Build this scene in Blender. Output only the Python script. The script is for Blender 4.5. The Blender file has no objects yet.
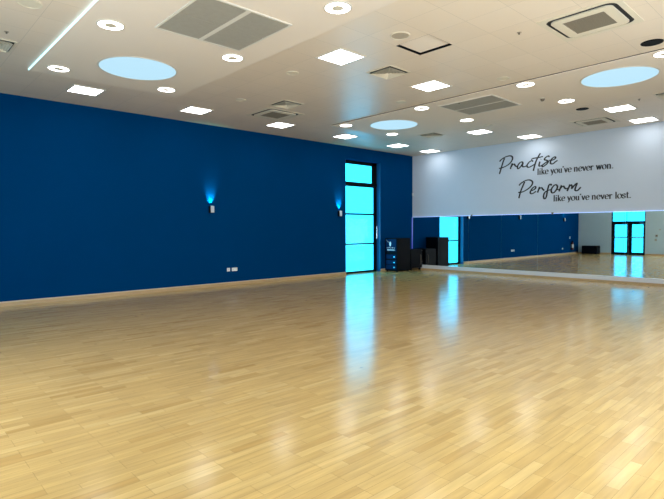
import bpy, math, random
from math import pi, sin, cos, radians as R
from mathutils import Vector, Matrix
random.seed(4)
sc = bpy.context.scene
C = sc.collection

# ------------------------------------------------------------------ camera
cd = bpy.data.cameras.new('camera'); cam = bpy.data.objects.new('camera', cd); C.objects.link(cam)
sc.camera = cam
YAW, PITCH, ROLL = R(47.152), R(-2.317), R(-0.3035)
fw = Vector((-sin(YAW)*cos(PITCH), cos(YAW)*cos(PITCH), sin(PITCH)))
rt = Vector((cos(YAW), sin(YAW), 0)); up = rt.cross(fw)
r2 = rt*cos(ROLL) + up*sin(ROLL); u2 = -rt*sin(ROLL) + up*cos(ROLL)
m = Matrix((r2, u2, -fw)).transposed().to_4x4(); m.translation = Vector((13.617, -17.448, 1.745))
cam.matrix_world = m
cd.sensor_width = 36; cd.sensor_fit = 'HORIZONTAL'; cd.lens = 497.6/664*36; cd.clip_start = .05

# ------------------------------------------------------------------ world and exposure
w = bpy.data.worlds.new('overcast_sky'); sc.world = w; w.use_nodes = True
bg = w.node_tree.nodes['Background']; bg.inputs[0].default_value = (.89, .96, 1.03, 1); bg.inputs[1].default_value = 7.6
sc.view_settings.view_transform = 'Standard'; sc.view_settings.look = 'None'
sc.view_settings.exposure = 0.3; sc.view_settings.gamma = 1
PANEL_L, RING_L, STRIP_L = 7.2, 5.5, 1.2

H = 4.9125; W = 14.6; YB = -18.44
TX, TY, T = 8.655, -10.675, .69        # ceiling grid origin and pitch

def portal(name, loc, rot, sx, sy):
    l = bpy.data.lights.new(name, 'AREA'); l.shape = 'RECTANGLE'; l.size = sx; l.size_y = sy; l.cycles.is_portal = True
    o = bpy.data.objects.new(name, l); C.objects.link(o); o.location = loc; o.rotation_euler = rot
portal('window_portal', (-.26, -3.1, 2.2), (0, -pi/2, 0), 4.5, 2.1)
portal('door_portal', (3.05, YB-.2, 1.5), (pi/2, 0, 0), 2.1, 3.1)
ADDED_WINS = [(-16.9+k*3.3, -14.1+k*3.3) for k in range(3)]      # added unseen windows in the right hand wall, to brighten the hall
WZ0, WZ1 = .3, 3.5
ADDED_BWINS = [(5.9, 7.5), (8.1, 9.7)]  # added unseen openings in the rear wall, more daylight for the hall
for x0, x1 in ADDED_BWINS: portal('added_rear_window_portal', ((x0+x1)/2, YB-.29, (WZ0+WZ1)/2), (pi/2, 0, 0), x1-x0, WZ1-WZ0)
for y0, y1 in ADDED_WINS: portal('added_side_window_portal', (W+.29, (y0+y1)/2, (WZ0+WZ1)/2), (0, pi/2, 0), WZ1-WZ0, y1-y0)

# ------------------------------------------------------------------ materials
def mat(name, col, rough=.5, metal=0, spec=.5, emit=None, es=0, noise=0, nscale=8, coat=0):
    m = bpy.data.materials.new(name); m.use_nodes = True; nt = m.node_tree
    b = nt.nodes['Principled BSDF']; b.inputs['Base Color'].default_value = (*col, 1)
    b.inputs['Roughness'].default_value = rough; b.inputs['Metallic'].default_value = metal
    b.inputs['Specular IOR Level'].default_value = spec; b.inputs['Coat Weight'].default_value = coat
    if emit:
        b.inputs['Emission Color'].default_value = (*emit, 1); b.inputs['Emission Strength'].default_value = es
    if noise:
        tc = nt.nodes.new('ShaderNodeTexCoord'); n = nt.nodes.new('ShaderNodeTexNoise'); n.inputs['Scale'].default_value = nscale
        n.inputs['Detail'].default_value = 4
        mr = nt.nodes.new('ShaderNodeMapRange'); mr.inputs[3].default_value = 1-noise; mr.inputs[4].default_value = 1+noise
        mx = nt.nodes.new('ShaderNodeVectorMath'); mx.operation = 'SCALE'; mx.inputs[0].default_value = col
        nt.links.new(tc.outputs['Object'], n.inputs['Vector']); nt.links.new(n.outputs[0], mr.inputs[0])
        nt.links.new(mr.outputs[0], mx.inputs['Scale']); nt.links.new(mx.outputs[0], b.inputs['Base Color'])
    return m
M = {}
M['blue'] = mat('blue_paint', (.0001, .041, .145), .6, spec=.0, noise=.06, nscale=.7)
M['white'] = mat('white_wall_paint', (.585, .65, .75), .6, spec=.3, noise=.02, nscale=2)
M['grey'] = mat('grey_wall_paint', (.44, .58, .64), .6, spec=.3, noise=.03, nscale=2)
M['raft'] = mat('plasterboard_paint', (.80, .71, .62), .7, spec=.2, noise=.02, nscale=1)
M['fit'] = mat('white_fitting_plastic', (.72, .68, .6), .4)
M['cream'] = mat('cream_plastic', (.7, .63, .5), .45)
M['black'] = mat('black_powder_coat', (.004, .005, .007), .5, spec=.06)
M['blackvoid'] = mat('dark_cavity', (.01, .01, .011), .8)
M['case'] = mat('black_case_laminate', (.003, .004, .007), .55, spec=.08, noise=.2, nscale=20)
M['navy'] = mat('navy_panel', (.002, .018, .07), .5, spec=.1, noise=.05)
M['lit_reveal'] = mat('daylit_gloss_blue_reveal', (.004, .08, .22), .3, spec=.6)  # wall blue made lighter, daylight on the glossy reveal put into the colour
M['chrome'] = mat('brushed_steel', (.6, .62, .65), .25, metal=1)
M['grille'] = mat('grey_grille_mesh', (.36, .335, .28), .6, noise=.08, nscale=12)
M['acgrille'] = mat('brown_grey_grille', (.13, .11, .085), .6)
M['slat'] = mat('tan_grille_slats', (.28, .235, .17), .6)
M['panel'] = mat('led_diffuser', (.9, .9, .9), .4, emit=(.97, 1, 1), es=PANEL_L)
M['ring'] = mat('ring_light_diffuser', (.9, .9, .9), .4, emit=(1, .98, .97), es=RING_L)
M['sky'] = mat('rooflight_diffuser', (.12, .14, .15), .6, spec=.05, emit=(.48, .78, .96), es=.78)
M['strip'] = mat('cyan_led_strip', (.8, .9, .95), .4, emit=(.42, .82, 1), es=STRIP_L)
M['violet'] = mat('violet_led_strip', (.3, .3, .6), .4, emit=(.03, .03, .8), es=.45)
M['mtop'] = mat('blue_led_strip', (.6, .7, .9), .4, emit=(.25, .45, 1), es=1.2)
M['mirror'] = mat('mirror_silvering', (.86, .92, .93), .012, metal=1)
M['edge'] = mat('polished_glass_edge', (.5, .7, .75), .2)
M['trimwhite'] = mat('white_trim_paint', (.72, .73, .76), .4)
M['vinyl'] = mat('black_vinyl_lettering', (.012, .014, .02), .6)
M['red'] = mat('red_enamel', (.09, .006, .006), .3)
M['label'] = mat('white_label', (.75, .75, .7), .5)
M['socket'] = mat('white_socket_plastic', (.8, .83, .85), .35)
M['steel'] = mat('silver_lamp_housing', (.62, .66, .72), .35, metal=.3)
M['spk'] = mat('beige_speaker_mesh', (.42, .36, .28), .7, noise=.05, nscale=30)

def pane_mat(name, tint):
    m = bpy.data.materials.new(name); m.use_nodes = True; nt = m.node_tree; nt.nodes.clear()
    o = nt.nodes.new('ShaderNodeOutputMaterial'); t = nt.nodes.new('ShaderNodeBsdfTransparent'); g = nt.nodes.new('ShaderNodeBsdfGlossy')
    mx = nt.nodes.new('ShaderNodeMixShader'); mx.inputs[0].default_value = .012
    t.inputs[0].default_value = (*tint, 1); g.inputs[0].default_value = (.8, .9, .9, 1); g.inputs['Roughness'].default_value = .05
    nt.links.new(t.outputs[0], mx.inputs[1]); nt.links.new(g.outputs[0], mx.inputs[2]); nt.links.new(mx.outputs[0], o.inputs[0])
    return m
M['pane'] = pane_mat('tinted_cyan_glass', (.105, .52, .66)); M['clear'] = pane_mat('clear_glass', (.95, .97, .97))

def floor_mat():
    m = bpy.data.materials.new('maple_strip_floor'); m.use_nodes = True; nt = m.node_tree; N = nt.nodes.new; L = nt.links.new
    b = nt.nodes['Principled BSDF']
    tc = N('ShaderNodeTexCoord'); mp = N('ShaderNodeMapping'); mp.inputs['Rotation'].default_value = (0, 0, pi/2)
    L(tc.outputs['Object'], mp.inputs[0])
    br = N('ShaderNodeTexBrick'); br.offset = .37; br.offset_frequency = 3; br.squash = 1
    br.inputs['Scale'].default_value = 1; br.inputs['Brick Width'].default_value = .52; br.inputs['Row Height'].default_value = .083
    br.inputs['Mortar Size'].default_value = .0013; br.inputs['Mortar Smooth'].default_value = .2
    br.inputs['Color1'].default_value = (0, 0, 0, 1); br.inputs['Color2'].default_value = (1, 1, 1, 1); br.inputs['Mortar'].default_value = (.5, .5, .5, 1)
    # wander the row phase so the joints do not line up
    L(mp.outputs[0], br.inputs['Vector'])
    rp = N('ShaderNodeValToRGB'); e = rp.color_ramp.elements
    e[0].position = 0; e[0].color = (.55, .345, .115, 1); e[1].position = 1; e[1].color = (.71, .49, .20, 1)
    x = e.new(.2); x.color = (.62, .41, .15, 1); x = e.new(.75); x.color = (.66, .44, .165, 1)
    L(br.outputs['Color'], rp.inputs[0])
    mp2 = N('ShaderNodeMapping'); mp2.inputs['Scale'].default_value = (14, 1.1, 1); L(tc.outputs['Object'], mp2.inputs[0])
    n = N('ShaderNodeTexNoise'); n.inputs['Scale'].default_value = 1.6; n.inputs['Detail'].default_value = 6; L(mp2.outputs[0], n.inputs['Vector'])
    mr = N('ShaderNodeMapRange'); mr.inputs[1].default_value = .3; mr.inputs[2].default_value = .7; mr.inputs[3].default_value = .84; mr.inputs[4].default_value = 1.08
    L(n.outputs[0], mr.inputs[0])
    # small knots
    vo = N('ShaderNodeTexVoronoi'); vo.inputs['Scale'].default_value = 1.5; L(tc.outputs['Object'], vo.inputs['Vector'])
    kr = N('ShaderNodeMapRange'); kr.inputs[1].default_value = .014; kr.inputs[2].default_value = .045; kr.inputs[3].default_value = .45; kr.inputs[4].default_value = 1
    L(vo.outputs['Distance'], kr.inputs[0])
    mk = N('ShaderNodeMath'); mk.operation = 'MULTIPLY'; L(mr.outputs[0], mk.inputs[0]); L(kr.outputs[0], mk.inputs[1])
    mo = N('ShaderNodeMapRange'); mo.inputs[3].default_value = 1; mo.inputs[4].default_value = .56; L(br.outputs['Fac'], mo.inputs[0])
    mk2 = N('ShaderNodeMath'); mk2.operation = 'MULTIPLY'; L(mk.outputs[0], mk2.inputs[0]); L(mo.outputs[0], mk2.inputs[1])
    vm = N('ShaderNodeVectorMath'); vm.operation = 'SCALE'; L(rp.outputs[0], vm.inputs[0]); L(mk2.outputs[0], vm.inputs['Scale'])
    L(vm.outputs[0], b.inputs['Base Color'])
    b.inputs['Roughness'].default_value = .19; b.inputs['Specular IOR Level'].default_value = .5
    n2 = N('ShaderNodeTexNoise'); n2.inputs['Scale'].default_value = 5; L(tc.outputs['Object'], n2.inputs['Vector'])
    r2 = N('ShaderNodeMapRange'); r2.inputs[3].default_value = .13; r2.inputs[4].default_value = .21; L(n2.outputs[0], r2.inputs[0]); L(r2.outputs[0], b.inputs['Roughness'])
    return m
M['floor'] = floor_mat()

def wood_mat():
    m = mat('pale_wood_skirting', (.5, .34, .17), .4, noise=.12, nscale=3); return m
M['wood'] = wood_mat()
M['woodlight'] = mat('pale_skirting_top', (.62, .5, .36), .4, noise=.05, nscale=3)

def ceil_mat():
    m = bpy.data.materials.new('mineral_ceiling_tiles'); m.use_nodes = True; nt = m.node_tree; N = nt.nodes.new; L = nt.links.new
    b = nt.nodes['Principled BSDF']
    tc = N('ShaderNodeTexCoord'); mp = N('ShaderNodeMapping'); mp.inputs['Location'].default_value = (-TX+T*40, -TY+T*40, 0)
    L(tc.outputs['Object'], mp.inputs[0])
    br = N('ShaderNodeTexBrick'); br.offset = 0; br.squash = 1; br.inputs['Scale'].default_value = 1
    br.inputs['Brick Width'].default_value = T; br.inputs['Row Height'].default_value = T
    br.inputs['Mortar Size'].default_value = .0035; br.inputs['Mortar Smooth'].default_value = .3
    br.inputs['Color1'].default_value = (.755, .64, .515, 1); br.inputs['Color2'].default_value = (.785, .67, .545, 1); br.inputs['Mortar'].default_value = (.55, .48, .39, 1)
    L(mp.outputs[0], br.inputs['Vector']); L(br.outputs['Color'], b.inputs['Base Color'])
    b.inputs['Roughness'].default_value = .38; b.inputs['Specular IOR Level'].default_value = .5
    return m
M['ceil'] = ceil_mat()

# ------------------------------------------------------------------ mesh helpers
class MB:
    def __init__(s): s.v = []; s.f = []
    def box(s, x0, x1, y0, y1, z0, z1):
        b = len(s.v); s.v += [(x, y, z) for z in (z0, z1) for y in (y0, y1) for x in (x0, x1)]
        s.f += [tuple(b+i for i in q) for q in ((0, 2, 3, 1), (4, 5, 7, 6), (0, 1, 5, 4), (2, 6, 7, 3), (0, 4, 6, 2), (1, 3, 7, 5))]; return s
    def cyl(s, cx, cy, r, z0, z1, n=40, r1=None):
        r1 = r if r1 is None else r1; b = len(s.v)
        s.v += [(cx+r*cos(2*pi*i/n), cy+r*sin(2*pi*i/n), z0) for i in range(n)] + [(cx+r1*cos(2*pi*i/n), cy+r1*sin(2*pi*i/n), z1) for i in range(n)]
        s.f += [(b+i, b+(i+1) % n, b+n+(i+1) % n, b+n+i) for i in range(n)] + [tuple(b+n-1-i for i in range(n)), tuple(b+n+i for i in range(n))]; return s
    def lathe(s, prof, n=48):          # closed profile of (r, z) about z, at the origin
        b = len(s.v); k = len(prof)
        s.v += [(r*cos(2*pi*i/n), r*sin(2*pi*i/n), z) for i in range(n) for r, z in prof]
        for i in range(n):
            for j in range(k):
                a, c = b+i*k, b+((i+1) % n)*k
                s.f.append((a+j, c+j, c+(j+1) % k, a+(j+1) % k))
        return s
    def loopring(s, outer, inner, z0, z1):   # flat frame between two outlines of equal count
        n = len(outer); b = len(s.v)
        s.v += [(x, y, z0) for x, y in outer] + [(x, y, z0) for x, y in inner] + [(x, y, z1) for x, y in outer] + [(x, y, z1) for x, y in inner]
        for i in range(n):
            j = (i+1) % n
            s.f += [(b+i, b+n+i, b+n+j, b+j), (b+2*n+i, b+2*n+j, b+3*n+j, b+3*n+i), (b+i, b+j, b+2*n+j, b+2*n+i), (b+n+i, b+3*n+i, b+3*n+j, b+n+j)]
        return s
    def prism(s, poly, z0, z1):
        n = len(poly); b = len(s.v); s.v += [(x, y, z0) for x, y in poly] + [(x, y, z1) for x, y in poly]
        s.f += [tuple(b+n-1-i for i in range(n)), tuple(b+n+i for i in range(n))] + [(b+i, b+(i+1) % n, b+n+(i+1) % n, b+n+i) for i in range(n)]; return s
    def tube(s, pts, r, n=10):
        pts = [Vector(p) for p in pts]; b = len(s.v)
        for i, p in enumerate(pts):
            t = (pts[min(i+1, len(pts)-1)]-pts[max(i-1, 0)]).normalized()
            a = t.cross(Vector((.31, .17, .93))).normalized(); c = t.cross(a)
            s.v += [tuple(p+a*r*cos(2*pi*k/n)+c*r*sin(2*pi*k/n)) for k in range(n)]
        for i in range(len(pts)-1):
            s.f += [(b+i*n+k, b+i*n+(k+1) % n, b+(i+1)*n+(k+1) % n, b+(i+1)*n+k) for k in range(n)]
        s.f += [tuple(b+k for k in range(n)), tuple(b+(len(pts)-1)*n+k for k in range(n))]; return s
    def build(s, name, m, parent=None, bevel=0, smooth=False, loc=None):
        me = bpy.data.meshes.new(name); me.from_pydata(s.v, [], s.f); me.update()
        import bmesh
        bm = bmesh.new(); bm.from_mesh(me); bmesh.ops.recalc_face_normals(bm, faces=bm.faces); bm.to_mesh(me); bm.free()
        o = bpy.data.objects.new(name, me); C.objects.link(o); me.materials.append(M[m])
        if parent: o.parent = parent
        if loc: o.location = loc
        if bevel:
            q = o.modifiers.new('bevel', 'BEVEL'); q.width = bevel; q.segments = 2; q.limit_method = 'ANGLE'
        if smooth:
            for p in me.polygons: p.use_smooth = True
        return o
def rsq(h, r, n=8):
    out = []
    for cx, cy, a0 in ((h-r, h-r, 0), (-h+r, h-r, pi/2), (-h+r, -h+r, pi), (h-r, -h+r, 1.5*pi)):
        out += [(cx+r*cos(a0+pi/2*i/n), cy+r*sin(a0+pi/2*i/n)) for i in range(n+1)]
    return out
def empty(name, loc, label=None, cat=None, group=None, rz=0):
    o = bpy.data.objects.new(name, None); C.objects.link(o); o.location = loc; o.rotation_euler.z = rz; o.empty_display_size = .1
    return tag(o, label, cat, group)
def tag(o, label=None, cat=None, group=None):
    if label: o['label'] = label
    if cat: o['category'] = cat
    if group: o['group'] = group
    return o
def struct(o): o['kind'] = 'structure'; return o
def copy_tree(o, parent=None):
    c = o.copy(); C.objects.link(c); c.parent = parent
    for ch in list(o.children): copy_tree(ch, c)
    return c
def spread(proto, items, group=None):          # items: (location, label[, rz]) ; the first one moves the prototype itself
    src = proto; outs = []
    for i, it in enumerate(items):
        o = proto if i == 0 else copy_tree(proto)
        o.location = it[0]; o['label'] = it[1]
        if len(it) > 2: o.rotation_euler.z = it[2]
        if group: o['group'] = group
        outs.append(o)
    return outs

# ------------------------------------------------------------------ the room
struct(MB().box(-.3, W+.3, YB-.3, .3, -.2, 0).build('floor', 'floor'))
# ceiling: tiled soffit with the one open tile cell
hx0, hx1, hy0, hy1 = TX-T, TX, TY, TY+T
cb = MB()
for x0, x1, y0, y1 in ((0, hx0, YB, 0), (hx1, W, YB, 0), (hx0, hx1, YB, hy0), (hx0, hx1, hy1, 0)): cb.box(x0, x1, y0, y1, H, H+.03)
ceil = struct(cb.build('ceiling', 'ceil'))
struct(MB().box(-.3, W+.3, YB-.3, .3, H+.35, H+.5).build('roof_slab', 'blackvoid'))
# blue wall with the tall glazed opening
DY0, DY1, DZ = -4.1, -2.1, 4.43
struct(MB().box(-.25, 0, YB-.3, DY0, 0, H+.35).box(-.25, 0, DY1, .3, 0, H+.35).box(-.25, 0, DY0, DY1, DZ, H+.35).build('wall_left', 'blue'))
struct(MB().box(0, W, 0, .3, 0, H+.35).build('wall_front', 'white'))
wr = MB().box(W, W+.3, YB-.3, .3, 0, WZ0).box(W, W+.3, YB-.3, .3, WZ1, H+.35)
ys = [YB-.3]+[v for q in ADDED_WINS for v in q]+[.3]
for k in range(0, len(ys), 2): wr.box(W, W+.3, ys[k], ys[k+1], WZ0, WZ1)
struct(wr.build('wall_right', 'grey'))
for k, (y0, y1) in enumerate(ADDED_WINS):  # frames and panes of the added, unseen side openings
    g = empty('window_%d' % (k+1), (0, 0, 0)); struct(g); f = MB()
    for a_, b_, c_, d_ in ((y0, y0+.06, WZ0, WZ1), (y1-.06, y1, WZ0, WZ1), (y0, y1, WZ0, WZ0+.06), (y0, y1, WZ1-.06, WZ1), (y0, y1, 2.2, 2.26)): f.box(W+.1, W+.16, a_, b_, c_, d_)
    f.build('window_frame', 'black', g); MB().box(W+.12, W+.126, y0+.06, y1-.06, WZ0+.06, WZ1-.06).build('glass_pane', 'clear', g)
BX0, BX1, BZ = 2.07, 4.04, 2.98
struct(MB().box(0, BX0, YB-.3, YB, 0, H+.35).box(BX1, ADDED_BWINS[0][0], YB-.3, YB, 0, H+.35).box(ADDED_BWINS[0][1], ADDED_BWINS[1][0], YB-.3, YB, 0, H+.35).box(ADDED_BWINS[1][1], W, YB-.3, YB, 0, H+.35).box(ADDED_BWINS[0][0], ADDED_BWINS[0][1], YB-.3, YB, 0, WZ0).box(ADDED_BWINS[0][0], ADDED_BWINS[0][1], YB-.3, YB, WZ1, H+.35).box(ADDED_BWINS[1][0], ADDED_BWINS[1][1], YB-.3, YB, 0, WZ0).box(ADDED_BWINS[1][0], ADDED_BWINS[1][1], YB-.3, YB, WZ1, H+.35).box(BX0, BX1, YB-.3, YB, BZ, H+.35).build('wall_back', 'grey'))
for k, (x0, x1) in enumerate(ADDED_BWINS):  # frames and panes of the added, unseen rear openings
    g = empty('window_%d' % (k+4), (0, 0, 0)); struct(g); f = MB()
    for a_, b_, c_, d_ in ((x0, x0+.06, WZ0, WZ1), (x1-.06, x1, WZ0, WZ1), (x0, x1, WZ0, WZ0+.06), (x0, x1, WZ1-.06, WZ1), (x0, x1, 2.2, 2.26)): f.box(a_, b_, YB-.16, YB-.1, c_, d_)
    f.build('window_frame', 'black', g); MB().box(x0+.06, x1-.06, YB-.126, YB-.12, WZ0+.06, WZ1-.06).build('glass_pane', 'clear', g)
# skirtings
def skirt(name, segs, axis):
    a = MB(); b = MB()
    for s in segs:
        if axis == 'x0':   a.box(0, .022, s[0], s[1], 0, .085); a.box(0, .035, s[0], s[1], 0, .03); b.box(0, .026, s[0], s[1], .085, .11)
        elif axis == 'yb': a.box(s[0], s[1], YB, YB+.022, 0, .085); b.box(s[0], s[1], YB, YB+.026, .085, .11)
        elif axis == 'y0': a.box(s[0], s[1], -.09, 0, 0, .06); b = None
        elif axis == 'x1': a.box(W-.022, W, s[0], s[1], 0, .085); b.box(W-.026, W, s[0], s[1], .085, .11)
        if b is None: b = MB(); b.none = 1
    o = struct(a.build(name, 'wood'))
    if b.v: b.build('skirting_top', 'woodlight', o)
    return o
skirt('baseboard_left', [(YB, DY0), (DY1, -.1)], 'x0')
skirt('baseboard_back', [(0.03, BX0), (BX1, W-.03)], 'yb')
skirt('baseboard_right', [(YB+.03, -.1)], 'x1')
skirt('baseboard_front', [(.03, W)], 'y0')
struct(MB().box(.03, W, -.075, 0, .06, .2).build('trim_1', 'trimwhite', bevel=.006))

# ceiling rafts
def raft(name, x0, x1, y0, y1):
    o = MB().box(x0, x1, y0, y1, H-.03, H-.017).box(x0+.02, x1-.02, y0+.02, y1-.02, H-.017, H).build(name, 'raft'); struct(o)
    MB().loopring([(x0+.008, y0+.008), (x1-.008, y0+.008), (x1-.008, y1-.008), (x0+.008, y1-.008)], [(x0+.0195, y0+.0195), (x1-.0195, y0+.0195), (x1-.0195, y1-.0195), (x0+.0195, y1-.0195)], H-.0165, H-.0005).build('shadow_gap', 'blackvoid', o); return o
RZ = H-.03
struct(raft('ceiling_raft', 2.37, 11.6, -15.07, -12.03)); struct(raft('ceiling_raft', 2.4, 11.65, -7.07, -3.95))

# tall glazed door in the blue wall
g = empty('door_1', (0, 0, 0)); struct(g)
X0, X1 = -.25, -.2
def bar(mb, y0, y1, z0, z1, a=X0, b=X1): return mb.box(a, b, y0, y1, z0, z1)
fr = MB(); bar(fr, DY0, DY0+.06, 0, DZ); bar(fr, -2.37, DY1, 3.47, DZ); bar(fr, DY1-.13, DY1, 0, 3.47); bar(fr, DY0, DY1, 4.3, DZ); bar(fr, DY0, DY1, 3.48, 3.6, X0, X1+.02)
bar(fr, DY0, DY1, 0, .03)
fr.build('door_frame', 'black', g)
lf = MB(); bar(lf, DY0+.06, DY0+.12, .03, 3.48, X0+.01, X1-.005); bar(lf, -2.28, DY1-.13, .03, 3.48, X0+.01, X1-.005)
for z0, z1 in ((.03, .08), (1.13, 1.19), (2.31, 2.38), (3.43, 3.48)): bar(lf, DY0+.06, -2.2, z0, z1, X0+.01, X1+.003)
leaf = lf.build('door_leaf', 'black', g)
for z0, z1 in ((.08, 1.13), (1.19, 2.31), (2.38, 3.43)):
    MB().box(X0+.025, X0+.031, DY0+.12, -2.28, z0, z1).build('glass_pane', 'pane', leaf)
MB().box(X0+.02, X0+.026, DY0+.06, -2.37, 3.6, 4.3).build('transom_pane', 'pane', g)
MB().tube([(-.15, -2.16, 1.35), (-.15, -2.16, 1.85)], .016).tube([(-.2, -2.16, 1.42), (-.15, -2.16, 1.42)], .01).tube([(-.2, -2.16, 1.78), (-.15, -2.16, 1.78)], .01).build('door_handle', 'chrome', leaf)['label'] = 'vertical steel pull handle'

struct(MB().box(-.2, -.001, DY1-.012, DY1, 0, DZ).box(-.2, -.001, DY0, DY0+.012, 0, DZ).build('daylit_reveal_lining', 'lit_reveal'))  # added lining, its lighter blue paints the daylight on the reveal

# double doors in the back wall (seen in the mirror)
g = empty('door_2', (0, 0, 0)); struct(g)
Y0, Y1 = YB-.1, YB-.03
fr = MB()
for x0, x1, z0, z1 in ((BX0, BX0+.07, 0, BZ), (BX1-.05, BX1, 0, BZ), (BX0, BX1, 2.05, 2.17), (BX0, BX1, BZ-.05, BZ), (2.95, 2.98, 2.17, BZ), (BX0, BX1, 0, .012)): fr.box(x0, x1, Y0, Y1, z0, z1)
fr.build('door_frame', 'black', g)
MB().box(BX0+.07, 2.95, Y0+.03, Y0+.036, 2.17, BZ-.05).build('transom_pane', 'pane', g); MB().box(2.98, BX1-.05, Y0+.03, Y0+.036, 2.17, BZ-.05).build('transom_pane', 'pane', g)
for a, b, ga, gb in ((BX0+.07, 3.09, 2.27, 2.99), (3.1, BX1-.05, 3.28, 3.92)):
    lf = MB()
    for x0, x1, z0, z1 in ((a, ga, .01, 2.05), (gb, b, .01, 2.05), (ga, gb, .01, .16), (ga, gb, 1.09, 1.17), (ga, gb, 1.95, 2.05)): lf.box(x0, x1, Y0+.01, Y1-.005, z0, z1)
    l = lf.build('door_leaf', 'black', g)
    MB().box(ga, gb, Y0+.03, Y0+.036, .16, 1.09).build('glass_pane', 'pane', l); MB().box(ga, gb, Y0+.03, Y0+.036, 1.17, 1.95).build('glass_pane', 'pane', l)
    MB().tube([(ga-.08, Y1+.05, 1.13), (gb+.05, Y1+.05, 1.13)], .018).tube([(ga-.05, Y1, 1.13), (ga-.05, Y1+.05, 1.13)], .012).tube([(gb+.03, Y1, 1.13), (gb+.03, Y1+.05, 1.13)], .012).build('push_bar', 'chrome', l)
    MB().box(gb-.2, gb+.05, Y1, Y1+.05, 2.0, 2.06).build('door_closer', 'chrome', l)

# ------------------------------------------------------------------ mirrors
MT = 2.25
mir_labels = ['tall wall mirror panel nearest the blue wall, behind the black cases', 'wall mirror panel reflecting the tall cyan glazed door', 'wall mirror panel reflecting plain blue wall, third from the corner',
 'wall mirror panel showing the reflected socket and unlit wall lamp', 'wall mirror panel reflecting the bright middle of the blue wall, fifth from the corner', 'wall mirror panel reflecting the black box on the far floor',
 'wall mirror panel reflecting the black framed double doors', 'wall mirror panel at the right edge of the photo, reflecting bare grey wall']
x = .05; i = 0; proto = None
while x < 13.9:
    w_ = 1.4 if i else 1.36
    if i < 2:
        p_ = empty('wall_mirror', (x, 0, .2)); p_['category'] = 'mirror'; p_['group'] = 'mirror panels along the white wall'
        MB().box(0, w_-.004, -.026, -.02, 0, MT-.2).build('mirror_face', 'mirror', p_)
        MB().box(0, w_-.004, -.02, 0, 0, MT-.2).build('backing', 'edge', p_); proto = p_
    else: p_ = copy_tree(proto); p_.location = (x, 0, .2)
    p_['label'] = mir_labels[i] if i < 8 else 'wall mirror panel beyond the right edge of the photo'
    x += w_; i += 1
MXE = x
for x, l in ((2.95, 'small dark clip on the mirror top edge right of the reflected glazed door'), (6.12, 'small dark clip on the mirror top edge below the word Perform')):
    c = MB().box(-.03, .03, -.04, 0, 0, .035).box(-.03, .03, -.045, -.03, -.03, .035).build('mirror_clip', 'acgrille', loc=(x, 0, MT+.012)); tag(c, l, 'clip', 'clips on the mirror top')
tag(MB().box(.05, MXE, -.02, 0, MT, MT+.012).build('led_strip', 'mtop'), 'thin pale blue light strip running along the top of the mirrors', 'light strip')
tag(MB().box(.0, .02, -.045, -.027, .2, MT).build('led_strip', 'violet'), 'thin violet light strip standing in the corner beside the mirrors', 'light strip')
tag(MB().box(2.37, 11.6, -15.082, -15.07, H-.03, H-.002).build('led_strip', 'strip'), 'cyan light strip along the left edge of the ceiling raft', 'light strip')

# ------------------------------------------------------------------ ceiling fittings
# square LED panels
e = empty('ceiling_light', (0, 0, 0)); e['category'] = 'ceiling light'
MB().loopring([(-.335, -.335), (.335, -.335), (.335, .335), (-.335, .335)], [(-.298, -.298), (.298, -.298), (.298, .298), (-.298, .298)], -.012, 0).build('frame', 'fit', e)
MB().box(-.298, .298, -.298, .298, -.008, -.001).build('diffuser', 'panel', e)
P = [((6.93, -11.0), 'largest square LED panel, below the ring light at the top centre'),
 ((6.93, -8.23), 'square white LED panel on tiles midway between the displaced tile and the far raft'),
 ((1.5, -13.78), 'square white LED panel over the blue wall, leftmost in the photo'),
 ((1.43, -11.02), 'square white LED panel over the blue wall, second from the left'),
 ((1.41, -8.24), 'square white LED panel over the blue wall just below the left air cassette'),
 ((1.39, -5.46), 'square white LED panel beside the left corner of the far ceiling raft'),
 ((1.37, -2.66), 'square white LED panel over the glazed door, second nearest the room corner'),
 ((1.37, -.62), 'small square white LED panel closest to the corner of blue and white walls'),
 ((4.86, -2.7), 'square white LED panel behind the far raft, under its return air grille'),
 ((5.57, -.66), 'square white LED panel by the white wall above the word Practise'),
 ((9.04, -2.76), 'square white LED panel right of the far cassette, under the right round rooflight'),
 ((9.03, -.66), 'square white LED panel touching the white wall at the right edge of the photo')]
P += [((12.45, y), 'added square white LED panel on the tiles beyond the right edge of the photo') for y in (-.66, -2.74, -8.23)]  # unseen panels added to help light the hall
P += [((x, -16.55), 'added square white LED panel on the tiles near the back wall, out of the photo') for x in (1.41, 4.86)]  # unseen row added to light the back of the hall
spread(e, [((x, y, H), l) for (x, y), l in P], 'square LED panels in the tiled ceiling')

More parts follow.
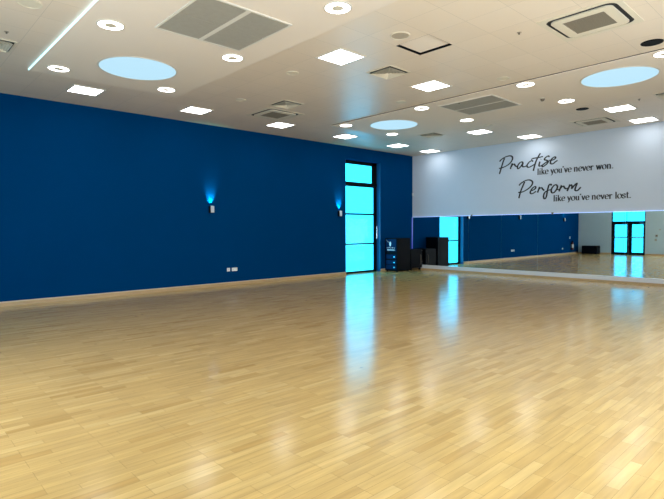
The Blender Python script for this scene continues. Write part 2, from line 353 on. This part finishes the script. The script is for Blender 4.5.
# ring lights
e = empty('ring_light', (0, 0, 0)); e['category'] = 'ceiling light'
MB().lathe([(.2, 0), (.2, -.012), (.188, -.016), (.18, -.016), (.18, 0)]).build('bezel', 'fit', e, smooth=False)
MB().lathe([(.18, 0), (.18, -.014), (.085, -.014), (.085, 0)]).build('glowing_ring', 'ring', e)
MB().cyl(0, 0, .084, -.018, 0).build('centre_disc', 'cream', e)
Q = [((2.9, -14.68), 'white ring light at the left corner of the near raft'), ((5.68, -14.66), 'white ring light above the near round rooflight, left of the big grille'),
 ((2.9, -12.51), 'white ring light at the far corner of the near raft, below the big rooflight'), ((5.66, -12.51), 'white ring light just below the big grey grille on the near raft'),
 ((8.43, -12.5), 'white ring light at the top centre of the photo on the near raft'), ((2.82, -6.83), 'white ring light at the left tip of the far raft'),
 ((2.85, -4.72), 'white ring light just below the smallest round rooflight'), ((5.65, -6.86), 'white ring light between the middle rooflight and the far return air grille'),
 ((5.65, -4.73), 'white ring light just below the grille of the far raft'), ((8.45, -6.88), 'white ring light above the dome detector on the far raft'),
 ((8.47, -4.78), 'white ring light left of the right hand round rooflight, near the black speaker hole'), ((11.05, -6.86), 'white ring light cut by the right edge of the photo'),
 ((11.1, -12.5), 'white ring light on the near raft above the photo'), ((11.1, -14.66), 'white ring light on the near raft above the photo')]
spread(e, [((x, y, RZ), l) for (x, y), l in Q], 'ring lights on the ceiling rafts')

# round rooflights
e = empty('round_rooflight', (0, 0, 0)); e['category'] = 'rooflight'
MB().lathe([(.725, 0), (.725, -.008), (.7, -.008), (.7, 0)], 72).build('rim', 'fit', e)
MB().cyl(0, 0, .7, -.005, 0, 72).build('diffuser', 'sky', e)
spread(e, [((3.87, -13.52, RZ), 'round pale blue rooflight in the near raft at upper left'), ((3.8, -5.77, RZ), 'round pale blue rooflight in the middle of the photo, smallest of the three'),
 ((9.99, -5.9, RZ), 'round pale blue rooflight at the right side of the far raft'), ((10.0, -13.52, RZ), 'round pale blue rooflight in the near raft beyond the top of the photo')], 'round rooflights in the rafts')

# return air grilles on the rafts
def return_grille(loc, sx, sy, label, bar_w):
    e = empty('return_air_grille', loc, label, 'air grille', 'return air grilles on the rafts')
    a, b = sx/2, sy/2
    f = MB().loopring([(-a, -b), (a, -b), (a, b), (-a, b)], [(-a+.03, -b+.03), (a-.03, -b+.03), (a-.03, b-.03), (-a+.03, b-.03)], -.02, 0)
    f.box(-a+.03, a-.03, -bar_w/2, bar_w/2, -.018, 0); f.build('frame', 'fit', e)
    for sxx in (-1, 1):
        for syy in (-1, 1):
            x0, x1 = sorted((sxx*.008, sxx*(a-.03))); y0, y1 = sorted((syy*bar_w/2, syy*(b-.03)))
            mb = MB().box(x0, x1, y0, y1, -.003, 0); n = 26
            for k in range(n):
                xx = x0+(x1-x0)*(k+.5)/n; mb.box(xx-.008, xx+.008, y0, y1, -.013, -.003)
            mb.build('mesh_panel', 'grille', e)
return_grille((6.79, -13.37, RZ), 1.5, 1.52, 'large grey return air grille on the near raft at the top of the photo', .075)
return_grille((6.8, -5.98, RZ), 1.5, 1.44, 'grey brown return air grille on the far raft right of the middle rooflight', .03)

# ceiling cassettes
def cassette(loc, s, label):
    e = empty('air_conditioning_cassette', loc, label, 'air conditioner', 'ceiling air conditioning cassettes')
    MB().loopring(rsq(.58*s, .01), rsq(.50*s, .14*s), -.008, 0).build('outer_plate', 'cream', e)
    MB().prism(rsq(.50*s, .14*s), -.003, -.001).build('air_slot', 'blackvoid', e)
    MB().loopring(rsq(.44*s, .10*s), rsq(.295*s, .01), -.026, -.003).build('centre_panel', 'cream', e, bevel=.004)
    g = MB().box(-.295*s, .295*s, -.295*s, .295*s, -.016, -.006); sl = MB()
    for k in range(13):
        y = (-.28+.56*k/12)*s; sl.box(-.295*s, .295*s, y-.007, y+.007, -.027, -.016)
    ig = g.build('intake_grille', 'acgrille', e); sl.build('grille_slats', 'slat', ig)
cassette((10.62, -9.24, H), 1.0, 'large cream air cassette near the top right of the photo')
cassette((7.97, -1.5, H), .93, 'cream air cassette close to the white wall above the lettering')
cassette((2.42, -9.18, H), 1.0, 'cream air cassette above the blue wall left of centre')

# four way diffusers
def diffuser(loc, s, label):
    e = empty('air_diffuser', loc, label, 'air diffuser', 'square ceiling air diffusers')
    h = s/2
    MB().loopring([(-h, -h), (h, -h), (h, h), (-h, h)], [(-h+.03, -h+.03), (h-.03, -h+.03), (h-.03, h-.03), (-h+.03, h-.03)], -.01, 0).build('frame', 'cream', e)
    MB().box(-h+.03, h-.03, -h+.03, h-.03, -.0015, -.0005).build('dark_throat', 'blackvoid', e)
    for k in range(5):
        r0 = (h-.09)*(1-k/5)+.0; r1 = r0+.032; mb = MB(); b = 0
        for a in range(4):
            c_, s_ = round(cos(a*pi/2)), round(sin(a*pi/2)); v = [(r0, -r0, -.004), (r0, r0, -.004), (r1, r1, -.036), (r1, -r1, -.036), (r0-.005, -r0+.005, -.006), (r0-.005, r0-.005, -.006), (r1-.005, r1-.005, -.038), (r1-.005, -r1+.005, -.038)]
            mb.v += [(x*c_-y*s_, x*s_+y*c_, z) for x, y, z in v]
            mb.f += [tuple(b+q for q in f) for f in ((0, 1, 2, 3), (4, 5, 6, 7), (0, 1, 5, 4), (2, 3, 7, 6))]; b += 8
        mb.build('louvre_ring', 'cream', e)
for (x, y), l in (((6.93, -9.66), 'square air diffuser on tiles below the round beige speaker'), ((3.52, -9.63), 'square air diffuser just above the left air cassette'),
                  ((3.5, -3.45), 'square air diffuser behind the far raft near the room corner'), ((3.5, -15.85), 'square air diffuser cut by the left edge of the photo'),
                  ((10.37, -3.4), 'square air diffuser cut by the right edge of the photo')):
    diffuser((x, y, H), .64, l)

# the displaced tile
e = empty('ceiling_tile', (TX-T/2, TY+T/2, H), 'displaced ceiling tile lifted out of its grid, showing a dark gap', 'ceiling tile')
MB().box(-.335, .335, -.335, .335, 0, .02).build('tile_face', 'raft', e).location = (.012, -.012, .034)
MB().loopring([(-.36, -.36), (.36, -.36), (.36, .36), (-.36, .36)], [(-.3449, -.3449), (.3449, -.3449), (.3449, .3449), (-.3449, .3449)], .0301, .2).box(-.36, .36, -.36, .36, .2, .21).build('dark_void', 'blackvoid', e)
MB().loopring([(-.3449, -.3449), (.3449, -.3449), (.3449, .3449), (-.3449, .3449)], [(-.34, -.34), (.34, -.34), (.34, .34), (-.34, .34)], .001, .044).build('shaded_grid_edge', 'black', e)  # black ring paints the shadow inside the lifted tile's opening

# speakers, detectors and small discs
def disc(name, x, y, r, m1, m2, label, cat, z=H, grp=None):
    e = empty(name, (x, y, z), label, cat, grp)
    MB().lathe([(r, 0), (r, -.007), (r-.02, -.012), (r-.025, -.007), (r-.025, 0)]).build('bezel', m1, e)
    MB().cyl(0, 0, r-.025, -.006, 0, r1=r-.025).build('mesh_disc', m2, e)
for x, y, l in ((8.31, -10.98, 'round beige ceiling speaker above the displaced tile'), (5.59, -15.72, 'round pale ceiling speaker at the top left corner of the photo'), (5.6, -11.08, 'faint round ceiling speaker on tiles between the near raft and left cassette'),
                (8.28, -7.54, 'faint round ceiling speaker left of the far raft ring light, right of centre'), (5.58, -3.44, 'faint round ceiling speaker behind the grille of the far raft'), (5.59, -7.63, 'faint round ceiling speaker above the middle round rooflight'), (3.11, -10.71, 'faint round ceiling speaker above the second panel over the blue wall')):
    disc('ceiling_speaker', x, y, .165 if x > 8.29 or y < -15 else .13, 'cream', 'spk' if x > 8.29 else 'cream', l, 'speaker', grp='round ceiling speakers')
disc('recessed_speaker', 11.01, -7.53, .17, 'black', 'black', 'round black ceiling speaker at the upper right beside the far raft', 'speaker', grp='black ceiling speakers')
disc('recessed_speaker', 8.35, -3.45, .155, 'black', 'black', 'round black ceiling speaker near the far air cassette', 'speaker', grp='black ceiling speakers')
e = empty('smoke_detector', (8.18, -5.45, RZ), 'small dome detector with dark underside on the far raft', 'detector')
MB().cyl(0, 0, .05, -.02, 0, 24, .06).build('base', 'cream', e); MB().lathe([(0.001, -.075), (.03, -.07), (.045, -.05), (.05, -.02), (.001, -.02)], 24).build('dome', 'acgrille', e, smooth=True)
for x, y, z, l in ((4.22, -15.76, H, 'tiny sprinkler head above the left diffuser'), (9.69, -9.65, H, 'tiny sprinkler head left of the large cassette'), (6.6, -6.6, RZ, 'tiny sprinkler head beside the far grille'), (9.69, -3.46, H, 'tiny sprinkler head right of the far black speaker')):
    e = empty('sprinkler_head', (x, y, z), l, 'sprinkler', 'sprinkler heads'); MB().cyl(0, 0, .035, -.006, 0, 20).build('plate', 'spk', e); MB().cyl(0, 0, .012, -.035, -.006, 12, .016).build('nozzle', 'acgrille', e)

# ------------------------------------------------------------------ blue wall fittings
e = empty('wall_light', (0, 0, 0)); e['category'] = 'wall light'
MB().box(0, .02, -.06, .06, -.1, .1).build('back_plate', 'black', e, bevel=.004)
MB().box(.02, .1, -.08, .07, -.11, .1).build('lamp_housing', 'black', e, bevel=.006); MB().box(.1, .112, -.05, .065, -.1, .1).build('front_plate', 'steel', e, bevel=.004)
MB().box(.04, .09, -.035, .035, .1, .104).build('lens', 'strip', e)
W_ = [((0, -9.84, 2.37), 'grey box wall light throwing cyan light up the middle of the blue wall'), ((0, -4.46, 2.34), 'grey box wall light beside the tall glazed door'), ((0, -15.95, 2.3), 'grey box wall light on the blue wall, seen in the mirror near the grey wall')]
for o in spread(e, W_, 'box wall lights on the blue wall'):
    ld = bpy.data.lights.new('wall_lamp', 'SPOT'); ld.energy = 100; ld.color = (.02, .9, .85); ld.spot_size = R(66); ld.spot_blend = 1; ld.shadow_soft_size = .015
    lo = bpy.data.objects.new('wall_lamp', ld); C.objects.link(lo); lo.parent = o; lo.location = (.095, 0, .115); lo.rotation_euler = (pi, R(-23), 0)
def plate(name, y, z, w, label, sw):
    e = empty(name, (0, y, z), label, 'socket', 'sockets on the blue wall')
    MB().box(0, .012, -w/2, w/2, -.055, .055).build('face_plate', 'socket', e, bevel=.004)
    for k in sw: MB().box(.012, .017, k-.02, k+.02, -.02, .025).build('switch', 'fit', e)
plate('single_socket', -9.25, .5, .11, 'small single white wall socket, left of the pair on the blue wall', (0,))
plate('double_socket', -9.03, .5, .2, 'double white wall socket, right of the pair on the blue wall', (-.06, .06))
plate('single_socket', -15.84, .4, .14, 'single white socket reflected low in the mirror near the extinguisher', (0,))
e = empty('alarm_sensor', (.05, 0, 3.25), 'tiny white sensor high in the corner on the white wall', 'sensor'); MB().box(-.035, .035, -.05, 0, -.06, .06).build('housing', 'socket', e, bevel=.012); MB().box(-.02, .02, -.054, -.05, -.03, .01).build('lens', 'label', e)
# extinguisher
e = empty('fire_extinguisher', (.09, -17.2, .3), 'dark red fire extinguisher with pale label on the blue wall, seen in the mirror', 'fire extinguisher')
MB().lathe([(.001, 0), (.07, 0), (.08, .02), (.08, .42), (.06, .49), (.025, .52), (.001, .52)], 32).build('cylinder', 'red', e, smooth=True)
MB().lathe([(.0805, .12), (.082, .12), (.082, .36), (.0805, .36)], 32).build('label', 'label', e); MB().box(-.02, .02, -.07, .03, .52, .6).build('valve', 'black', e)
MB().tube([(0, .03, .55), (.02, .11, .5), (.02, .12, .3), (.01, .1, .1)], .012).build('hose', 'black', e); MB().box(-.085, -.0, -.02, .02, .38, .42).build('bracket', 'black', e)
tag(MB().box(0, .006, -.06, .06, -.08, .08).build('safety_sign', 'label', loc=(0, -17.0, 1.1)), 'small pale safety sign above the fire extinguisher in the mirror', 'sign')
# back wall
e = empty('equipment_box', (.95, YB+.36, 0), 'low black box standing against the grey wall, seen in the mirror', 'box')
MB().box(-.48, .48, -.3, .3, .03, .56).build('body', 'case', e, bevel=.01); MB().box(-.49, .49, -.31, .31, .4, .41).build('lid_seam', 'black', e)
for sx in (-1, 1):
    for sy in (-1, 1): MB().box(sx*.4-.03, sx*.4+.03, sy*.22-.03, sy*.22+.03, 0, .03).build('foot', 'black', e)
e = empty('wall_control', (4.66, YB, 1.24), 'small dark control knob on the grey wall right of the double doors', 'wall control')
MB().box(-.07, .07, 0, .012, -.07, .07).build('face_plate', 'grille', e, bevel=.004); MB().box(-.04, .04, .012, .04, -.04, .04).build('knob', 'acgrille', e, bevel=.01)
tag(MB().box(-.06, .06, 0, .012, -.06, .06).build('switch_plate', 'grille', loc=(4.62, YB, .98), bevel=.004), 'small grey switch plate below the wall control in the mirror', 'switch')
tag(MB().box(-.035, .035, 0, .012, -.035, .035).build('sensor_plate', 'spk', loc=(4.84, YB, 1.62), bevel=.004), 'tiny plate highest right of the wall control in the mirror', 'sensor')

# ------------------------------------------------------------------ cases in the corner
e = empty('equipment_cabinet', (.03, -1.85, 0), 'tall black equipment cabinet with white logo and navy drawers beside the glazed door', 'cabinet')
CW, CD, CH = .64, .85, 1.37
MB().box(0, CW, 0, CD, .04, CH).build('body', 'case', e, bevel=.012)
pn = MB().box(.05, CW-.04, -.012, 0, .84, CH-.04).build('logo_panel', 'navy', e, bevel=.003)
# white emblem: upright rounded block, a swoosh and two rows of small marks
def xz(mb, pts, y0, y1):
    n = len(pts); b = len(mb.v); mb.v += [(x, y0, z) for x, z in pts]+[(x, y1, z) for x, z in pts]
    mb.f += [tuple(b+i for i in range(n)), tuple(b+2*n-1-i for i in range(n))]+[(b+i, b+(i+1) % n, b+n+(i+1) % n, b+n+i) for i in range(n)]
mb = MB(); xz(mb, [(.29+.055*cos(t*pi/8)*(1 if sin(t*pi/8) > 0 else .8), 1.13+.1*sin(t*pi/8)) for t in range(16)], -.016, -.012); mb.build('emblem', 'label', pn)
mb = MB(); xz(mb, [(.07, 1.3), (.1, 1.29), (.2, 1.22), (.27, 1.22), (.26, 1.2), (.18, 1.2)], -.016, -.012); mb.build('swoosh', 'grille', pn)
mb = MB()
for k in range(5): a = .09+k*.095; xz(mb, [(a, .975), (a+.05, .99+.02*(k % 2)), (a+.075, .985), (a+.04, .955)], -.016, -.012)
mb.build('mark_row', 'label', pn)
mb = MB(); xz(mb, [(.12, .91), (.52, .91), (.54, .875), (.14, .87)], -.016, -.012); mb.build('name_bar', 'label', pn)
for k in range(3):
    z0 = .1+k*.2+(.03 if k == 2 else 0); d = MB().box(.05, CW-.04, -.012, 0, z0, z0+.17).build('drawer', 'navy', e, bevel=.003)
    MB().box(CW-.16, CW-.11, -.03, -.012, z0+.06, z0+.11).build('latch', 'chrome', d)
for sx in (.06, CW-.06):
    for sy in (.07, CD-.07): MB().cyl(sx, sy, .03, 0, .04, 16).build('foot', 'black', e)
MB().box(CW-.2, CW-.14, CD, CD+.02, .6, .66).build('rear_latch', 'chrome', e); MB().box(CW-.19, CW-.15, CD, CD+.02, .42, .45).build('rear_latch', 'grille', e)
e = empty('flight_case', (.04, -.93, 0), 'lower black case on castors between the tall cabinet and the mirror', 'case')
MB().box(0, .6, .02, .78, .1, .88).build('body', 'case', e, bevel=.012)
MB().box(-.0, .606, .014, .786, .62, .635).build('lid_seam', 'black', e)
for sx in (.08, .52):
    for sy in (.1, .7):
        w1 = MB(); w1.tube([(sx-.02, sy, .05), (sx+.02, sy, .05)], .05, 20); w1.box(sx-.03, sx+.03, sy-.02, sy+.02, .05, .1); w1.build('castor', 'black', e)
MB().tube([(.6, .64, .22), (.64, .64, .25), (.64, .64, .62), (.6, .64, .65)], .013).build('side_handle', 'acgrille', e)
for hx in (.22, .42): MB().tube([(hx, .78, .32), (hx, .82, .35), (hx, .82, .78), (hx, .78, .82)], .012).build('rear_handle', 'grille', e)

# ------------------------------------------------------------------ lettering on the white wall
def smooth(pts, n=6):
    if len(pts) < 3: return pts
    P_ = [pts[0]]+list(pts)+[pts[-1]]; out = []
    for i in range(1, len(P_)-2):
        a, b, c, d = P_[i-1:i+3]
        for k in range(n):
            t = k/n; out.append(tuple(.5*(2*b[q]+(c[q]-a[q])*t+(2*a[q]-5*b[q]+4*c[q]-d[q])*t*t+(3*b[q]-a[q]-3*c[q]+d[q])*t**3) for q in (0, 1)))
    out.append(pts[-1]); return out
def ribbon(mb, pts, wf, y0=-.004, y1=-.0005):
    b = len(mb.v); n = len(pts)
    for i, p_ in enumerate(pts):
        a, c = pts[max(i-1, 0)], pts[min(i+1, n-1)]; dx, dz = c[0]-a[0], c[1]-a[1]; l = math.hypot(dx, dz) or 1; dx /= l; dz /= l
        w_ = wf(dx, dz, i/(n-1))/2
        for y in (y0, y1): mb.v += [(p_[0]-dz*w_, y, p_[1]+dx*w_), (p_[0]+dz*w_, y, p_[1]-dx*w_)]
    for i in range(n-1):
        k = b+4*i; mb.f += [(k, k+4, k+5, k+1), (k+2, k+3, k+7, k+6), (k, k+2, k+6, k+4), (k+1, k+5, k+7, k+3)]
    mb.f += [(b, b+1, b+3, b+2), (b+4*n-4, b+4*n-2, b+4*n-1, b+4*n-3)]
PRACTISE = [
  ('p', [[(4.309, 4.365), (4.252, 4.246), (4.195, 4.072), (4.148, 3.932), (4.104, 3.792)], [(4.106, 4.257), (4.164, 4.318), (4.27, 4.378), (4.385, 4.419), (4.499, 4.429), (4.584, 4.406), (4.622, 4.34), (4.595, 4.246), (4.511, 4.148), (4.379, 4.072), (4.254, 4.03), (4.079, 4.002)]]),
  ('r', [[(4.615, 4.146), (4.582, 4.07), (4.538, 3.941)], [(4.538, 3.959), (4.597, 4.06), (4.681, 4.11), (4.728, 4.047), (4.784, 4.007)]]),
  ('a', [[(5.031, 4.127), (4.976, 4.157), (4.894, 4.127), (4.821, 4.029), (4.818, 3.951), (4.859, 3.929), (4.95, 4.008), (5.026, 4.123), (5.001, 4.029), (5.024, 3.979), (5.096, 3.977), (5.15, 3.998)]]),
  ('c', [[(5.137, 3.999), (5.181, 4.003)], [(5.394, 4.128), (5.349, 4.164), (5.261, 4.125), (5.181, 4.029), (5.191, 3.956), (5.272, 3.943), (5.386, 3.992), (5.448, 4.02)]]),
  ('t', [[(5.661, 4.392), (5.593, 4.294), (5.508, 4.134), (5.449, 3.952), (5.41, 3.793)], [(5.331, 4.203), (5.401, 4.239), (5.559, 4.247), (5.757, 4.268)]]),
  ('i', [[(5.647, 4.102), (5.614, 3.987), (5.64, 3.942), (5.718, 3.96)], [(5.674, 4.177), (5.688, 4.189)]]),
  ('s', [[(5.986, 4.234), (5.927, 4.266), (5.834, 4.209), (5.81, 4.153), (5.886, 4.12), (5.941, 4.072), (5.888, 3.994), (5.761, 3.913), (5.726, 3.95), (5.82, 4.026), (5.921, 4.082)]]),
  ('e', [[(5.971, 4.111), (6.055, 4.102), (6.154, 4.133), (6.195, 4.178), (6.153, 4.208), (6.071, 4.158), (6.022, 4.08), (6.026, 3.997), (6.106, 3.98), (6.188, 4.038), (6.262, 4.08)]]),
]
PERFORM = [
  ('p', [[(5.093, 3.431), (5.04, 3.313), (4.951, 3.109), (4.906, 2.954), (4.88, 2.846)], [(4.884, 3.31), (4.939, 3.372), (5.038, 3.435), (5.147, 3.476), (5.254, 3.485), (5.353, 3.446), (5.389, 3.375), (5.346, 3.275), (5.24, 3.178), (5.115, 3.108), (4.988, 3.063), (4.85, 3.059)]]),
  ('e', [[(5.321, 3.083), (5.436, 3.123), (5.506, 3.187), (5.479, 3.232), (5.4, 3.194), (5.321, 3.087), (5.308, 3.019), (5.358, 2.981), (5.437, 3.011), (5.524, 3.066)]]),
  ('r', [[(5.645, 3.212), (5.611, 3.121), (5.574, 3.012)], [(5.577, 3.029), (5.628, 3.137), (5.714, 3.174), (5.767, 3.111), (5.818, 3.074)]]),
  ('f', [[(6.062, 3.226), (6.039, 3.275), (5.977, 3.249), (5.929, 3.084), (5.892, 2.867), (5.839, 2.782), (5.79, 2.839), (5.819, 2.981), (5.921, 3.059), (6.038, 3.086)]]),
  ('o', [[(6.262, 3.221), (6.187, 3.246), (6.097, 3.166), (6.056, 3.06), (6.082, 2.983), (6.149, 2.979), (6.231, 3.066), (6.271, 3.163), (6.253, 3.227)], [(6.214, 3.075), (6.321, 3.085)]]),
  ('r', [[(6.409, 3.219), (6.369, 3.123), (6.322, 3.01)], [(6.33, 3.027), (6.394, 3.138), (6.474, 3.182), (6.507, 3.131), (6.556, 3.087), (6.612, 3.108)]]),
  ('m', [[(6.689, 3.225), (6.651, 3.121), (6.597, 3.002)], [(6.605, 3.026), (6.667, 3.153), (6.729, 3.206), (6.758, 3.155), (6.75, 3.079), (6.824, 3.175), (6.917, 3.249), (6.875, 3.123), (6.858, 3.027), (6.92, 2.999), (6.982, 3.044), (7.042, 3.112)]]),
]

def script_word(name, data, label):
    x0 = min(p_[0] for _, ss in data for s in ss for p_ in s); z0 = min(p_[1] for _, ss in data for s in ss for p_ in s)
    e = empty(name, (x0, 0, z0), label, 'wall lettering')
    for l, ss in data:
        mb = MB()
        for s in ss: ribbon(mb, smooth([(a-x0, b-z0) for a, b in s]), lambda dx, dz, t: 0.036+.024*abs(dz*.95-dx*.3))
        mb.build('letter', 'vinyl', e)
script_word('script_lettering', PRACTISE, 'black handwritten word Practise on the white wall, upper of the two script words')
script_word('script_lettering', PERFORM, 'black handwritten word Perform on the white wall, lower of the two script words')
O_ = [(.5+.4*sin(t*pi/8), .5+.5*cos(t*pi/8)) for t in range(17)]
GL = {'l': (.5, [[(.25, 0), (.25, 1.5)], [(.06, .02), (.44, .02)], [(.08, 1.46), (.25, 1.46)]]),
 'i': (.5, [[(.25, 0), (.25, 1)], [(.06, .02), (.44, .02)], [(.08, .97), (.25, .97)], [(.25, 1.28), (.25, 1.46)]]),
 'k': (1.0, [[(.25, 0), (.25, 1.5)], [(.06, .02), (.44, .02)], [(.08, 1.46), (.25, 1.46)], [(.25, .4), (.8, .97)], [(.45, .6), (.85, .0)], [(.62, .97), (.95, .97)], [(.7, .02), (1.0, .02)]]),
 'e': (.9, [[(.14, .55), (.8, .55), (.76, .82), (.5, 1), (.22, .85), (.12, .5), (.22, .14), (.52, 0), (.82, .2)]]),
 'y': (.95, [[(.16, .98), (.52, .05)], [(.84, .98), (.52, .05), (.36, -.34), (.14, -.38)], [(.02, .97), (.34, .97)], [(.66, .97), (.96, .97)]]),
 'o': (1.0, [O_]),
 'u': (1.05, [[(.24, 1), (.24, .3), (.4, .04), (.62, .08), (.78, .3)], [(.78, 1), (.78, 0)], [(.06, .97), (.24, .97)], [(.6, .97), (.78, .97)], [(.78, .02), (.98, .02)]]),
 "'": (.35, [[(.18, 1.5), (.14, 1.18)]]),
 'v': (.92, [[(.16, .98), (.5, 0)], [(.5, 0), (.82, .98)], [(.02, .97), (.34, .97)], [(.64, .97), (.94, .97)]]),
 'n': (1.08, [[(.24, 1), (.24, 0)], [(.24, .7), (.44, .96), (.66, .95), (.8, .7), (.8, 0)], [(.06, .02), (.42, .02)], [(.62, .02), (.98, .02)], [(.06, .97), (.24, .97)]]),
 'r': (.78, [[(.24, 1), (.24, 0)], [(.24, .65), (.42, .95), (.6, .95)], [(.62, .98), (.62, .78)], [(.06, .02), (.44, .02)], [(.06, .97), (.24, .97)]]),
 'w': (1.35, [[(.16, .98), (.44, 0)], [(.44, 0), (.7, .95)], [(.68, .98), (.96, 0)], [(.96, 0), (1.22, .98)], [(.02, .97), (.34, .97)], [(1.05, .97), (1.34, .97)]]),
 's': (.8, [[(.66, .72), (.6, .93), (.38, 1), (.17, .86), (.2, .63), (.52, .45), (.66, .26), (.55, .05), (.34, 0), (.14, .1), (.12, .28)]]),
 't': (.65, [[(.28, 1.35), (.28, .25), (.42, .03), (.62, .12)], [(.06, .97), (.58, .97)]]),
 '.': (.4, [[(.2, .0), (.2, .17)]])}
def serif_line(name, text, x0, x1, z, xh, label):
    tot = sum(.5 if ch == ' ' else GL[ch][0]+.02 for ch in text); k = (x1-x0)/tot
    e = empty(name, (x0, 0, z), label, 'wall lettering'); cx = 0
    for ch in text:
        if ch == ' ': cx += .5*k; continue
        adv, ss = GL[ch]; mb = MB()
        for s in ss:
            pts = [(cx+a*k, b*xh) for a, b in s]
            if len(s) > 2: pts = smooth(pts, 5)
            dot = ch in ".'" or (ch == 'i' and s[0][1] > 1.2) or (ch == 'r' and s[0] == (.62, .98))
            ribbon(mb, pts, (lambda dx, dz, t: .045) if dot else (lambda dx, dz, t: 0.012+.030*max(0, abs(dz*.96-dx*.28))**1.6))
        mb.build('letter', 'vinyl', e); cx += (adv+.02)*k
serif_line('serif_lettering', "like you've never won.", 5.55, 8.03, 3.645, .145, "black serif line reading like you've never won on the white wall")
serif_line('serif_lettering', "like you've never lost.", 6.13, 8.55, 2.68, .14, "black serif line reading like you've never lost on the white wall")
